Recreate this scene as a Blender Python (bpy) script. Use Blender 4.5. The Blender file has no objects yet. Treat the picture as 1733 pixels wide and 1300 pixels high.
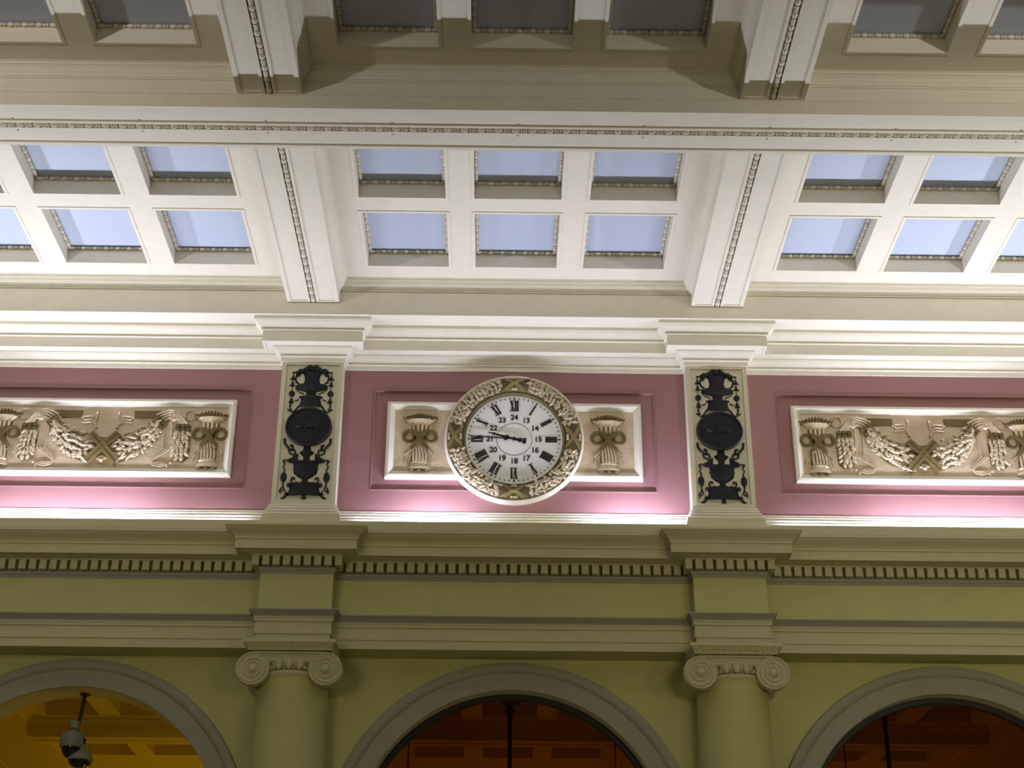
import bpy, bmesh, math, random
from mathutils import Vector, Matrix
random.seed(7)
SC = bpy.context.scene
C = SC.collection
PI = math.pi

# ------------------------------------------------------------------ camera, world, lamps, exposure
F_PX, PITCH, YAW, ROLL = 2542.77, math.radians(26.9958), math.radians(.53176), math.radians(.36953)
cam = bpy.data.cameras.new('camera'); camo = bpy.data.objects.new('camera', cam); C.objects.link(camo)
cam.sensor_width = 36; cam.lens = F_PX / 1733 * 36; cam.clip_end = 200
fw = Vector((math.sin(YAW) * math.cos(PITCH), math.cos(YAW) * math.cos(PITCH), math.sin(PITCH)))
rt = Vector((math.cos(YAW), -math.sin(YAW), 0)); up = rt.cross(fw)
rt, up = math.cos(ROLL) * rt + math.sin(ROLL) * up, -math.sin(ROLL) * rt + math.cos(ROLL) * up
m3 = Matrix((rt, up, -fw)).transposed()
camo.matrix_world = Matrix.Translation((-.2226, -19.826, 1.6)) @ m3.to_4x4()
SC.camera = camo

w = bpy.data.worlds.new('hall'); SC.world = w; w.use_nodes = True
w.node_tree.nodes['Background'].inputs[0].default_value = (.86, .74, .46, 1)
w.node_tree.nodes['Background'].inputs[1].default_value = .036

def area(name, loc, aim, sx, sy, power, col, spread=180):
    l = bpy.data.lights.new(name, 'AREA'); l.shape = 'RECTANGLE'; l.size = sx; l.size_y = sy
    l.energy = power; l.color = col; l.spread = math.radians(spread)
    o = bpy.data.objects.new(name, l); C.objects.link(o); o.location = loc
    o.rotation_euler = Vector(aim).to_track_quat('-Z', 'Y').to_euler()
    return o
def bulb(name, loc, power, col, rad=.25):
    l = bpy.data.lights.new(name, 'POINT'); l.energy = power; l.color = col; l.shadow_soft_size = rad
    o = bpy.data.objects.new(name, l); C.objects.link(o); o.location = loc
    return o

COOL, WARM = (.90, .955, 1.04), (1, .90, .50)
for bx, pw in ((-6, 122), (0, 74), (6, 122)):       # uplights behind the ledge, thrown out over the ceiling
    area('ledge_uplight', (bx, -.16, 9.425), (0, -.88, .475), 3.6, .06, pw, COOL)
for bx in (-10.1, 10.1):                                                    # stronger single uplights further along the ledge
    area('ledge_uplight', (bx, -.16, 9.425), (-bx * .045, -.80, .50), .5, .06, 225, COOL)
for bx, lx, pw in ((-6.4, 2.4, 48), (6.4, 2.4, 48), (-1.1, .9, 27), (1.75, 1.0, 28)):   # short lamps that graze the rose wall
    area('wall_grazer', (bx, -.13, 9.40), (0, .30, 1), lx, .06, pw, (.88, .90, 1.22))
for bx, lx, pw in ((-6, 4.4, 19), (-1.65, 1.2, 4.8), (1.65, 1.2, 5.5), (6, 4.4, 19)):                                     # thin strip at the very foot of the rose wall
    area('foot_strip', (bx, .10, 9.50), (0, .10, 1), lx, .03, pw, (.88, .90, 1.22))
for bx in (-10.4, 10.4):                                                    # floodlights on the ledge across the hall
    area('far_uplight', (bx, -19.7, 9.42), (-bx * .135, 13.7, 7.2), .5, .3, 190, (1, .94, .86), 74)
for bx, pw in ((-6.5, 50), (5, 55), (10.5, 55)):                           # warm lamps of the hall below, facing the wall
    area('hall_lamp', (bx, -15.5, 5.6), (0, 1, .12), 3.0, 2.0, pw, WARM, 84)
for bx in (-6, 0, 6):                                                       # yellow lamps of the passage behind the arches, each with an added front fill
    bulb('passage_lamp_and_fill', (bx, 8.4, 4.4), 40, (1, .73, .07), .2)
    bulb('passage_lamp_and_fill', (bx + .8, 3.0, 3.6), 24, (1, .73, .07), .2)  # unseen fill bulb, added to brighten the beam faces towards the hall
SC.view_settings.view_transform = 'Standard'; SC.view_settings.look = 'None'
SC.view_settings.gamma = 1; SC.view_settings.use_curve_mapping = False
SC.view_settings.exposure = 0.0
SC.cycles.use_denoising = True
SC.cycles.max_bounces = 6; SC.cycles.diffuse_bounces = 4

# ------------------------------------------------------------------ materials
def mat(name, col, rough=.6, metal=0, var=.05, bump=.0, scale=6, spec=.3, col2=None):
    m = bpy.data.materials.new(name); m.use_nodes = True
    nt = m.node_tree; b = nt.nodes['Principled BSDF']
    b.inputs['Roughness'].default_value = rough; b.inputs['Metallic'].default_value = metal
    b.inputs['Specular IOR Level'].default_value = spec
    tc = nt.nodes.new('ShaderNodeTexCoord'); n = nt.nodes.new('ShaderNodeTexNoise')
    n.inputs['Scale'].default_value = scale; n.inputs['Detail'].default_value = 5
    nt.links.new(tc.outputs['Object'], n.inputs['Vector'])
    r = nt.nodes.new('ShaderNodeValToRGB')
    c2 = col2 or tuple(c * (1 - var * 2) for c in col)
    r.color_ramp.elements[0].color = (*c2, 1); r.color_ramp.elements[0].position = .32
    r.color_ramp.elements[1].color = (*col, 1); r.color_ramp.elements[1].position = .62
    nt.links.new(n.outputs['Fac'], r.inputs['Fac']); nt.links.new(r.outputs['Color'], b.inputs['Base Color'])
    if bump:
        n2 = nt.nodes.new('ShaderNodeTexNoise'); n2.inputs['Scale'].default_value = scale * 5; n2.inputs['Detail'].default_value = 4
        nt.links.new(tc.outputs['Object'], n2.inputs['Vector'])
        bp = nt.nodes.new('ShaderNodeBump'); bp.inputs['Strength'].default_value = bump; bp.inputs['Distance'].default_value = .02
        nt.links.new(n2.outputs['Fac'], bp.inputs['Height']); nt.links.new(bp.outputs['Normal'], b.inputs['Normal'])
    return m
M = {
    'cream': mat('cream_paint', (.77, .72, .61), .55, var=.02),
    'tan': mat('stone_cream_paint', (.50, .46, .29), .6, var=.02),
    'stone': mat('pilaster_paint', (.62, .58, .43), .6, var=.02),
    'olive': mat('olive_paint', (.48, .46, .21), .7, var=.03, scale=3),
    'grey': mat('grey_moulding_paint', (.30, .285, .24), .6, var=.03),
    'pink': mat('rose_paint', (.31, .155, .155), .65, var=.02, scale=2),
    'pane': mat('pale_blue_pane', (.50, .56, .71), .5, var=.01, scale=1),
    'bead': mat('bead_paint', (.70, .64, .52), .45, var=.03),
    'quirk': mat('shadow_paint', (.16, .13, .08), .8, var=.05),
    'gold': mat('gilt_field', (.60, .48, .34), .45, .25, var=.10, bump=.5, scale=5, col2=(.50, .39, .25)),
    'gilt': mat('gilt_relief', (.64, .53, .37), .36, .35, var=.12, bump=.2, scale=14),
    'bronze': mat('bronze_ribbon', (.15, .11, .04), .45, .3, var=.10, scale=9),
    'ribbon': mat('gilt_ribbon', (.33, .26, .11), .45, .35, var=.1),
    'darkbronze': mat('dark_bronze', (.14, .11, .05), .5, .3, var=.1),
    'iron': mat('black_cast_iron', (.009, .0095, .013), .5, .0, var=.1, bump=.15, scale=20, spec=.25),
    'dial': mat('marble_dial', (.88, .87, .86), .35, var=.05, scale=3),
    'black': mat('black_enamel', (.012, .012, .014), .4, var=.0),
    'frame': mat('dark_bronze_frame', (.018, .013, .012), .45, var=.1),
    'camgrey': mat('grey_housing', (.20, .20, .18), .5, var=.02),
    'dome': mat('smoked_dome', (.008, .008, .012), .08, var=0, spec=.6),
    'yellow': mat('passage_paint', (.72, .56, .11), .6, var=.03),
    'floor': mat('stone_floor', (.50, .42, .26), .5, var=.1, scale=2),
}
def glass_mat():
    m = bpy.data.materials.new('tinted_glass'); m.use_nodes = True; nt = m.node_tree
    nt.nodes.remove(nt.nodes['Principled BSDF']); out = nt.nodes['Material Output']
    t = nt.nodes.new('ShaderNodeBsdfTransparent'); t.inputs[0].default_value = (.30, .14, .07, 1)
    g = nt.nodes.new('ShaderNodeBsdfGlossy'); g.inputs['Roughness'].default_value = .02
    mx = nt.nodes.new('ShaderNodeMixShader'); fr = nt.nodes.new('ShaderNodeFresnel'); fr.inputs[0].default_value = 1.45
    nt.links.new(fr.outputs[0], mx.inputs[0]); nt.links.new(t.outputs[0], mx.inputs[1]); nt.links.new(g.outputs[0], mx.inputs[2])
    nt.links.new(mx.outputs[0], out.inputs[0]); return m
M['glass'] = glass_mat()

# ------------------------------------------------------------------ mesh builder
class MB:
    def __init__(s): s.v = []; s.f = []
    def add(s, vs, fs):
        k = len(s.v); s.v += [tuple(p) for p in vs]; s.f += [tuple(i + k for i in f) for f in fs]; return s
    def box(s, a, b):
        (x0, y0, z0), (x1, y1, z1) = a, b
        return s.add([(x0, y0, z0), (x1, y0, z0), (x1, y1, z0), (x0, y1, z0), (x0, y0, z1), (x1, y0, z1), (x1, y1, z1), (x0, y1, z1)],
                     [(0, 3, 2, 1), (4, 5, 6, 7), (0, 1, 5, 4), (1, 2, 6, 5), (2, 3, 7, 6), (3, 0, 4, 7)])
    def grid(s, rows, closed_u=False, closed_v=False):
        """rows of equal length -> quads"""
        n = len(rows[0]); vs = [p for r in rows for p in r]; fs = []
        R = len(rows)
        for i in range(R if closed_v else R - 1):
            for j in range(n if closed_u else n - 1):
                a = i * n + j; b = i * n + (j + 1) % n; c = ((i + 1) % R) * n + (j + 1) % n; d = ((i + 1) % R) * n + j
                fs.append((a, b, c, d))
        return s.add(vs, fs)
    def lathe(s, prof, c=(0, 0, 0), seg=24, axis='z', a0=0, a1=2 * PI, sy=1):
        full = abs(a1 - a0 - 2 * PI) < 1e-6
        n = seg if full else seg + 1; rows = []
        for r, h in prof:
            row = []
            for i in range(n):
                a = a0 + (a1 - a0) * i / seg; p, q = r * math.cos(a), r * math.sin(a) * sy
                row.append((c[0] + p, c[1] + q, c[2] + h) if axis == 'z' else (c[0] + p, c[1] + h, c[2] + q) if axis == 'y' else (c[0] + h, c[1] + p, c[2] + q))
            rows.append(row)
        return s.grid(rows, closed_u=full)
    def tube(s, pts, r, seg=6, cap=True):
        pts = [Vector(p) for p in pts]; n = len(pts); rows = []
        for i, p in enumerate(pts):
            t = (pts[min(i + 1, n - 1)] - pts[max(i - 1, 0)]).normalized()
            u = t.cross(Vector((0, 1, 0)))
            if u.length < 1e-3: u = t.cross(Vector((1, 0, 0)))
            u.normalize(); v = t.cross(u)
            rr = r[i] if isinstance(r, (list, tuple)) else r
            rows.append([p + u * rr * math.cos(2 * PI * k / seg) + v * rr * math.sin(2 * PI * k / seg) for k in range(seg)])
        s.grid(rows, closed_u=True)
        if cap:
            k = len(s.v) - n * seg
            s.f.append(tuple(range(k, k + seg))); s.f.append(tuple(range(len(s.v) - 1, len(s.v) - seg - 1, -1)))
        return s
    def plate(s, poly, y0, d, inset=.88):
        """outline in (x,z), standing proud of y0 by d towards the hall, edges bevelled"""
        n = len(poly); cx = sum(p[0] for p in poly) / n; cz = sum(p[1] for p in poly) / n
        a = [(x, y0, z) for x, z in poly]; b = [(x, y0 - d * .6, z) for x, z in poly]
        c = [(cx + (x - cx) * inset, y0 - d, cz + (z - cz) * inset) for x, z in poly]
        k = len(s.v); s.grid([a, b, c], closed_u=True); s.f.append(tuple(range(k + 2 * n, k + 3 * n)))
        return s
    def ball(s, c, r, seg=8, rings=5):
        rx, ry, rz = r if isinstance(r, (list, tuple)) else (r, r, r); rows = []
        for i in range(rings + 1):
            t = PI * i / rings
            rows.append([(c[0] + rx * math.sin(t) * math.cos(2 * PI * j / seg), c[1] + ry * math.sin(t) * math.sin(2 * PI * j / seg), c[2] + rz * math.cos(t)) for j in range(seg)])
        return s.grid(rows, closed_u=True)
    def mesh(s, name, m, smooth=False):
        me = bpy.data.meshes.new(name); me.from_pydata(s.v, [], s.f)
        bm = bmesh.new(); bm.from_mesh(me); bmesh.ops.remove_doubles(bm, verts=bm.verts, dist=1e-5)
        bmesh.ops.recalc_face_normals(bm, faces=bm.faces); bm.to_mesh(me); bm.free()
        me.materials.append(M[m])
        if smooth:
            me.shade_smooth(); me.set_sharp_from_angle(angle=math.radians(38))
        return me
    def build(s, name, m, parent=None, smooth=False, loc=None):
        o = bpy.data.objects.new(name, s.mesh(name, m, smooth)); C.objects.link(o)
        if loc: o.location = loc
        o.parent = parent
        return o

def struct(name, label=None, loc=(0, 0, 0)):
    o = bpy.data.objects.new(name, None); C.objects.link(o); o['kind'] = 'structure'; o.location = loc
    if label: o['label'] = label
    return o
def thing(name, label, cat, loc=(0, 0, 0), group=None):
    o = bpy.data.objects.new(name, None); C.objects.link(o); o.location = loc
    o['label'] = label; o['category'] = cat; o['kind'] = 'thing'
    if group: o['group'] = group
    return o
def inst(name, me, parent, loc=(0, 0, 0), rot=(0, 0, 0), scale=(1, 1, 1)):
    o = bpy.data.objects.new(name, me); C.objects.link(o); o.parent = parent
    o.location = loc; o.rotation_euler = rot; o.scale = scale
    return o
def cyma(p0, z0, p1, z1, n=6, flip=False):
    out = []
    for i in range(n + 1):
        t = i / n; e = (1 - math.cos(PI * t)) / 2
        e = .5 * t + .5 * e if not flip else math.sin(t * PI / 2)
        out.append((p0 + (p1 - p0) * e, z0 + (z1 - z0) * t))
    return out

XE = 12.0; PX = (-9, -3, 3, 9); HW = .455; RUN = .26; BAYS = (-6, 0, 6)
# plan line of the wall: set back between pilasters, stepping forward at each
PATH = [(-XE, RUN, 0)]
for px in PX:
    PATH += [(px - HW, RUN, -1), (px - HW, 0, -1), (px + HW, 0, 1), (px + HW, RUN, 1)]
PATH.append((XE, RUN, 0))
def sweep(prof):
    mb = MB(); mb.grid([[(x + sg * p, y - p, z) for x, y, sg in PATH] for p, z in prof]); return mb

# ------------------------------------------------------------------ SETTING: back wall
wall = struct('wall_back', 'tall back wall with rose attic band over olive arcade')
# rose attic: recessed field in every bay
for bx in BAYS:
    mb = MB(); x0, x1, z0, z1 = bx - 2.55, bx + 2.55, 9.70, 12.06
    a0, a1, b0, b1 = bx - 2.07, bx + 2.07, 10.10, 11.69
    def pt(x, z, y): return (x, y, z)
    yo, yi = RUN, RUN + .045
    out = [pt(x0, z0, yo), pt(x1, z0, yo), pt(x1, z1, yo), pt(x0, z1, yo)]
    inn = [pt(a0, b0, yo), pt(a1, b0, yo), pt(a1, b1, yo), pt(a0, b1, yo)]
    deep = [pt(a0 + .008, b0 + .008, yi), pt(a1 - .008, b0 + .008, yi), pt(a1 - .008, b1 - .008, yi), pt(a0 + .008, b1 - .008, yi)]
    lip = [[(x + sx * d, y, z + sz * d) for (x, y0_, z), (sx, sz) in zip(inn, ((-1, -1), (1, -1), (1, 1), (-1, 1)))] for d, y in ((.016, yo), (.014, yo - .010), (.002, yo - .010))]
    mb.grid([out] + lip + [inn, deep], closed_u=True); mb.f.append(tuple(range(20, 24)))
    mb.build('attic_panel', 'pink', wall)
for sx in (-1, 1):
    MB().box((sx * XE if sx < 0 else 9.45, RUN, 9.70), (-9.45 if sx < 0 else XE, RUN + .05, 12.06)).build('attic_panel', 'pink', wall)
# backing behind attic so the passage light stays out
MB().box((-XE, .33, 7.75), (XE, .60, 13.4)).build('wall_core', 'tan', wall)
# pilasters with a sunk field
for px in PX:
    mb = MB(); x0, x1 = px - HW, px + HW; fx = .388; z0, z1 = 9.735, 12.035
    out = [(x0, 0, z0), (x1, 0, z0), (x1, 0, z1), (x0, 0, z1)]
    inn = [(px - fx, 0, 9.822), (px + fx, 0, 9.822), (px + fx, 0, 11.988), (px - fx, 0, 11.988)]
    deep = [(p[0] * 1, .028, p[2]) for p in inn]
    back = [(x0, RUN + .02, z0), (x1, RUN + .02, z0), (x1, RUN + .02, z1), (x0, RUN + .02, z1)]
    mb.grid([back, out, inn, deep], closed_u=True); mb.f.append((12, 13, 14, 15))
    mb.build('pilaster', 'stone', wall)
# olive frieze
sweep([(.05, 8.688), (.05, 8.160)]).build('frieze', 'olive', wall)
# arcade wall with three round-headed openings
YW, RI, RO, ZC = .65, 2.11, 2.50, 5.15
def arch_outline(bx, r, n=40, zb=0): return [(bx - r, zb)] + [(bx - r * math.cos(PI * i / n), ZC + r * math.sin(PI * i / n)) for i in range(n + 1)] + [(bx + r, zb)]
for bx in BAYS:
    mb = MB(); n = 40
    arc = arch_outline(bx, RI, n); top = []
    for x, z in arc:
        if z <= ZC + 1e-6: top.append((bx - 3 if x < bx else bx + 3, z))
        else:
            a = math.atan2(z - ZC, x - bx); t = min(3 / max(abs(math.cos(a)), 1e-6), 2.62 / max(math.sin(a), 1e-6))
            top.append((bx + t * math.cos(a), ZC + t * math.sin(a)))
    for y in (YW, YW + .50): mb.grid([[(x, y, z) for x, z in arc], [(x, y, z) for x, z in top]])
    mb.build('arcade_wall', 'olive', wall)
    MB().grid([[(x, YW, z) for x, z in arc], [(x, YW + .50, z) for x, z in arc]]).build('intrados', 'tan', wall, smooth=True)
    rp = [(RI, YW), (RI, YW - .045), (RI + .235, YW - .05), (RI + .24, YW - .062), (RI + .275, YW - .085), (RI + .33, YW - .095), (RI + .375, YW - .085), (RI + .385, YW - .06), (RI + .39, YW)]
    MB().grid([[(x, y, z) for x, z in arch_outline(bx, r, n)] for r, y in rp]).build('archivolt', 'grey', wall, smooth=True)
for sx in (-1, 1):
    MB().box((9 if sx > 0 else -XE, YW, 0), (XE if sx > 0 else -9, YW + .5, 7.78)).build('arcade_wall', 'olive', wall)

# ------------------------------------------------------------------ SETTING: upper cornice
UP = [(0, 12.03), (.022, 12.03), (.022, 12.098), (.05, 12.102), (.05, 12.116), (.036, 12.116), (.036, 12.138), (.052, 12.140)] \
    + cyma(.052, 12.142, .12, 12.222)[1:] + [(.125, 12.224), (.125, 12.246), (.25, 12.246), (.25, 12.236), (.285, 12.232), (.285, 12.402), (.312, 12.406), (.312, 12.424), (.296, 12.424), (.296, 12.440), (.312, 12.442)] \
    + cyma(.312, 12.444, .40, 12.538)[1:] + [(.41, 12.54), (.41, 12.592)]
t1 = struct('trim_1', 'cream upper cornice breaking forward over the pilasters')
sweep(UP).build('cornice_run', 'cream', t1)

# ------------------------------------------------------------------ SETTING: lower cornice, dentils, parapet
t2 = struct('trim_2', 'cream lower cornice with dentil row and light trough')
BASE = [(0, 9.745), (.022, 9.742), (.022, 9.722), (.006, 9.718), (.006, 9.706), (.042, 9.700), (.042, 9.676), (.018, 9.672), (.018, 9.656), (.066, 9.650), (.066, 9.622), (.040, 9.618), (.040, 9.602), (.085, 9.596), (.085, 9.575)]
sweep(BASE).build('base_moulding', 'cream', t2)
LO = [(.085, 9.575), (.10, 9.50), (.13, 9.40), (.13, 9.262), (.505, 9.262), (.52, 9.256), (.52, 9.226), (.505, 9.222)] \
    + cyma(.505, 9.222, .40, 9.114)[1:] + [(.395, 9.106), (.395, 9.074), (.38, 9.069), (.38, 8.940), (.355, 8.940), (.345, 8.950), (.19, 8.930), (.17, 8.928), (.17, 8.916), (.035, 8.916), (.035, 8.775)]
sweep(LO).build('cornice_run', 'tan', t2)
sweep([(.035, 8.776), (.100, 8.772), (.088, 8.766), (.084, 8.744)] + cyma(.082, 8.742, .06, 8.712)[1:] + [(.06, 8.692), (.05, 8.688)]).build('bed_moulding', 'grey', t2)
dm = MB().box((-.0475, -.056, -.066), (.0475, .08, .066)).mesh('dentil', 'tan')
DP, ZD = .1436, 8.848
for bx in BAYS:
    for k in range(33): inst('dentil', dm, t2, (bx + (k - 16) * DP, RUN - .110, ZD))
for px in PX:
    for k in range(9): inst('dentil', dm, t2, (px + (k - 4) * DP, -.110, ZD))
    for sx in (-1, 1): inst('dentil', dm, t2, (px + sx * (HW + .110), .055, ZD), (0, 0, sx * PI / 2))
for x0, x1 in ((-XE, -9.58), (-8.42, -3.58), (-2.42, 2.42), (3.58, 8.42), (9.58, XE)):
    mb = MB().box((x0, -.245, 9.262), (x1, -.215, 9.402)); mb.box((x0, -.252, 9.262), (x1, -.245, 9.318)); mb.build('parapet', 'tan', t2)

# ------------------------------------------------------------------ SETTING: architrave
t3 = struct('trim_3', 'architrave with grey crown moulding and two cream fascias')
sweep([(.05, 8.166), (.155, 8.156), (.155, 8.138), (.142, 8.132)] + cyma(.140, 8.13, .098, 8.078)[1:] + [(.092, 8.062)]).build('crown_moulding', 'grey', t3)
sweep([(.092, 8.062), (.092, 8.042), (.084, 8.038), (.084, 7.998), (.065, 7.994), (.065, 7.828), (.05, 7.822), (.05, 7.702)]).build('fascia', 'tan', t3)
mb = MB().box((-XE, .212, 7.702), (XE, .68, 7.80))
for px in PX: mb.box((px - .504, -.049, 7.702), (px + .504, .30, 7.80))
mb.build('soffit', 'olive', t3)

# ------------------------------------------------------------------ SETTING: coffered ceiling
ZB, ZM, ZS, ZP = 12.79, 12.592, 13.17, 13.425      # cross-beam soffit, long-beam soffit, coffer-field soffit, pane
# bead-and-reel piece, lying along x, one repeat long
def bead_mesh(name, L, r, mname='bead', seg=8):
    b = .29 * L; prof = [(0, -b)] + [(r * math.sin(PI * t / 6), -b * math.cos(PI * t / 6)) for t in range(1, 6)] + [(.12 * r, b)]
    for k in range(3):
        c = b + (L / 2 - b) * 2 * (k + .5) / 3; hw2 = (L / 2 - b) * .22
        prof += [(.3 * r, c - hw2 * 1.35), (.82 * r, c - hw2), (.82 * r, c + hw2), (.3 * r, c + hw2 * 1.35)]
    prof = [(a, h - (L / 2 - b)) for a, h in prof]
    return MB().lathe(prof, seg=seg, axis='x').mesh(name, mname, smooth=True)
BL = .2065
beam_bead = bead_mesh('bead', BL, .040)
cof_bead_x = bead_mesh('bead', 1.17 / 7, .030, seg=6)
cof_bead_y = bead_mesh('bead', 1.385 / 8, .030, seg=6)

def beam_section(hw, z, top):
    return [(-hw, top), (-hw, z + .20), (-hw - .008, z + .198), (-hw - .008, z + .19), (-hw, z + .188), (-hw, z), (-hw + .055, z), (-hw + .06, z + .016), (-.088, z + .016), (-.083, z), (-.047, z), (-.047, z + .062),
            (.047, z + .062), (.047, z), (.083, z), (.088, z + .016), (hw - .06, z + .016), (hw - .055, z), (hw, z), (hw, z + .188), (hw + .008, z + .19), (hw + .008, z + .198), (hw, z + .20), (hw, top)]
SECT = ((-4.595, -.46), (-9.53, -5.405))
# long beam
nb = 1
for yc in (-5.0, -9.94):
    lb = struct('trim_%d' % (3 + nb), 'cream ceiling beam running parallel to the wall' if nb == 1 else 'next parallel ceiling beam, overhead'); nb += 1
    sec = beam_section(.403, ZM, 13.30)
    MB().grid([[(-XE, yc + p, z) for p, z in sec], [(XE, yc + p, z) for p, z in sec]]).build('beam_body', 'cream', lb)
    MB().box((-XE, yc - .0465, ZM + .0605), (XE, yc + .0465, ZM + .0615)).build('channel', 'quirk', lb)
    if yc > -9:
        n = int(18.4 / BL)
        for k in range(n): inst('bead', beam_bead, lb, (-.02 + (k - n // 2) * BL, yc, ZM + .024))
        bolt = MB().lathe([(0, -.006), (.014, -.005), (.016, 0)], seg=8).mesh('bolt', 'grey')
        for k in range(-5, 6):
            for s in (-1, 1): inst('bolt', bolt, lb, (-.03 + k * 1.52, yc + s * .112, ZM + .016))
# wall beam
wb = struct('trim_6', 'cream ceiling beam along the head of the wall')
wsec = [(.42, ZM), (-.46, ZM), (-.46, ZB - .004), (-.453, ZB), (-.453, 13.05), (-.453, 13.3)]
MB().grid([[(-XE, y, z) for y, z in wsec], [(XE, y, z) for y, z in wsec]]).build('beam_body', 'cream', wb)
# cross beams
k6 = 7
for si, (y0, y1) in enumerate(SECT):
    for px in PX:
        cb = struct('trim_%d' % k6, 'cream cross beam with bead moulding, %s' % ('next to the wall' if si == 0 else 'beyond the long beam')); k6 += 1
        sec = beam_section(.385, ZB, 13.30)
        a, b = (y0 - .02, y1 + .012) if si == 0 else (y0 - .02, y1 + .02)
        mb = MB().grid([[(px + p, a, z) for p, z in sec], [(px + p, b, z) for p, z in sec]])
        for x0, x1 in ((-.33, -.085), (.085, .33)):
            for e0, e1 in ((y0, y0 + .05), (y1 - .05, y1)): mb.box((px + x0, e0, ZB), (px + x1, e1, ZB + .017))
        mb.build('beam_body', 'cream', cb)
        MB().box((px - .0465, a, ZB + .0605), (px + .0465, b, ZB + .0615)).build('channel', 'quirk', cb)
        if abs(px) < 5:
            n = 20
            for k in range(n): inst('bead', beam_bead, cb, (px, y1 - .10 - k * BL, ZB + .024), (0, 0, -PI / 2))
# coffered fields
ceil = struct('ceiling', 'cream coffered ceiling with pale blue panes')
MOULD = [(0, 12.985), (.010, 12.988), (.010, 13.008), (.022, 13.012)] + cyma(.024, 13.014, .066, 13.082, flip=False)[1:] + [(.072, 13.084), (.072, 13.104), (.084, 13.108), (.084, 13.124), (.100, 13.128), (.100, 13.160), (.115, 13.160), (.115, 13.172)]
CW = .5935; CX = (-1.578, 0, 1.578); ROW = ((.455, 1.86), (2.24, 3.645))
for si, (y0, y1) in enumerate(SECT):
    for bx in BAYS + (() if si else ()):
        x0, x1 = bx - 2.615, bx + 2.615
        rows = [[(x0 + p, y0 + p, z), (x1 - p, y0 + p, z), (x1 - p, y1 - p, z), (x0 + p, y1 - p, z)] for p, z in MOULD]
        MB().grid(rows, closed_u=True).build('field_moulding', 'cream', ceil)
        xs = [x0] + [v for c in CX for v in (bx + c - CW, bx + c + CW)] + [x1]
        ys = [y1] + [v for r in ROW for v in (y1 - r[0], y1 - r[1])] + [y0]
        mb = MB()
        for i in range(len(xs) - 1):
            for j in range(len(ys) - 1):
                if i % 2 == 1 and j % 2 == 1: continue
                mb.add([(xs[i], ys[j], ZS), (xs[i + 1], ys[j], ZS), (xs[i + 1], ys[j + 1], ZS), (xs[i], ys[j + 1], ZS)], [(0, 1, 2, 3)])
        mb.build('soffit', 'cream', ceil)
        for ri, r in enumerate(ROW):
            for c in CX:
                cx = bx + c; ya, yb = y1 - r[0], y1 - r[1]
                def ring(d, z): return [(cx - CW - d, ya + d, z), (cx + CW + d, ya + d, z), (cx + CW + d, yb - d, z), (cx - CW - d, yb - d, z)]
                mb = MB().grid([ring(.042, ZS + .002), ring(.042, ZS - .010), ring(.030, ZS - .012), ring(.0, ZS - .012), ring(.0, ZP + .03)], closed_u=True)
                co = mb.build('coffer', 'cream', ceil)
                pn = MB().box((cx - CW, yb, ZP), (cx + CW, ya, ZP + .03)).build('pane', 'pane', co)
                if si == 0 or ri == 0:
                    zz = ZP - .034
                    for k in range(7):
                        for yy in (ya - .026, yb + .026): inst('bead', cof_bead_x, co, (cx - .585 + (k + .5) * 1.17 / 7, yy, zz))
                    for k in range(8):
                        for xx in (cx - CW + .026, cx + CW - .026): inst('bead', cof_bead_y, co, (xx, yb + .010 + (k + .5) * 1.385 / 8, zz), (0, 0, PI / 2))
MB().box((-XE, -21, 13.46), (XE, .6, 13.5)).build('deck', 'cream', ceil)
MB().box((-XE, -20.5, 13.17), (XE, -10.34, 13.2)).build('soffit', 'cream', ceil)
fl = MB().box((-XE, -21, -.1), (XE, 11, 0)).build('floor', 'floor'); fl['kind'] = 'structure'; fl['label'] = 'pale stone floor of the hall'

# ------------------------------------------------------------------ SETTING: passage behind the arches
pc = struct('ceiling.001', 'yellow coffered ceiling of the passage behind the arches')
PS, PB = 8.0, 7.70
prow = ((3.3, 5.0), (6.15, 7.8)); pcx = [bx + c for bx in (-6, 0, 6) for c in (-1.24, 0, 1.24)]
xs = [-XE] + [v for c in pcx for v in (c - .45, c + .45)] + [XE]; ys = [1.1] + [v for r in prow for v in r] + [10.2]
mb = MB()
for i in range(len(xs) - 1):
    for j in range(len(ys) - 1):
        if i % 2 and j % 2: continue
        mb.add([(xs[i], ys[j], PS), (xs[i + 1], ys[j], PS), (xs[i + 1], ys[j + 1], PS), (xs[i], ys[j + 1], PS)], [(0, 1, 2, 3)])
mb.build('soffit', 'yellow', pc)
for ya, yb in prow:
    for c in pcx:
        def ring(d, z): return [(c - .45 - d, ya - d, z), (c + .45 + d, ya - d, z), (c + .45 + d, yb + d, z), (c - .45 - d, yb + d, z)]
        mb = MB().grid([ring(.05, PS + .002), ring(.05, PS - .012), ring(0, PS - .015), ring(0, PS + .24)], closed_u=True); k = len(mb.v)
        mb.f.append((k - 4, k - 3, k - 2, k - 1)); mb.build('coffer', 'yellow', pc)
def pbeam(a, b, along):
    h = (b - a) / 2; c = (a + b) / 2
    sec = [(-h - .10, PS), (-h - .10, PS - .03), (-h - .05, PS - .035), (-h - .04, PS - .07), (-h, PS - .09), (-h, PB), (-.04, PB), (-.03, PB + .02), (.03, PB + .02), (.04, PB), (h, PB), (h, PS - .09), (h + .04, PS - .07), (h + .05, PS - .035), (h + .10, PS - .03), (h + .10, PS)]
    if along == 'x': return MB().grid([[(-XE, c + p, z) for p, z in sec], [(XE, c + p, z) for p, z in sec]])
    return MB().grid([[(c + p, 1.1, z) for p, z in sec], [(c + p, 10.2, z) for p, z in sec]])
pbeam(5.32, 5.78, 'x').build('beam', 'yellow', pc)
PB = 7.69
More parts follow.
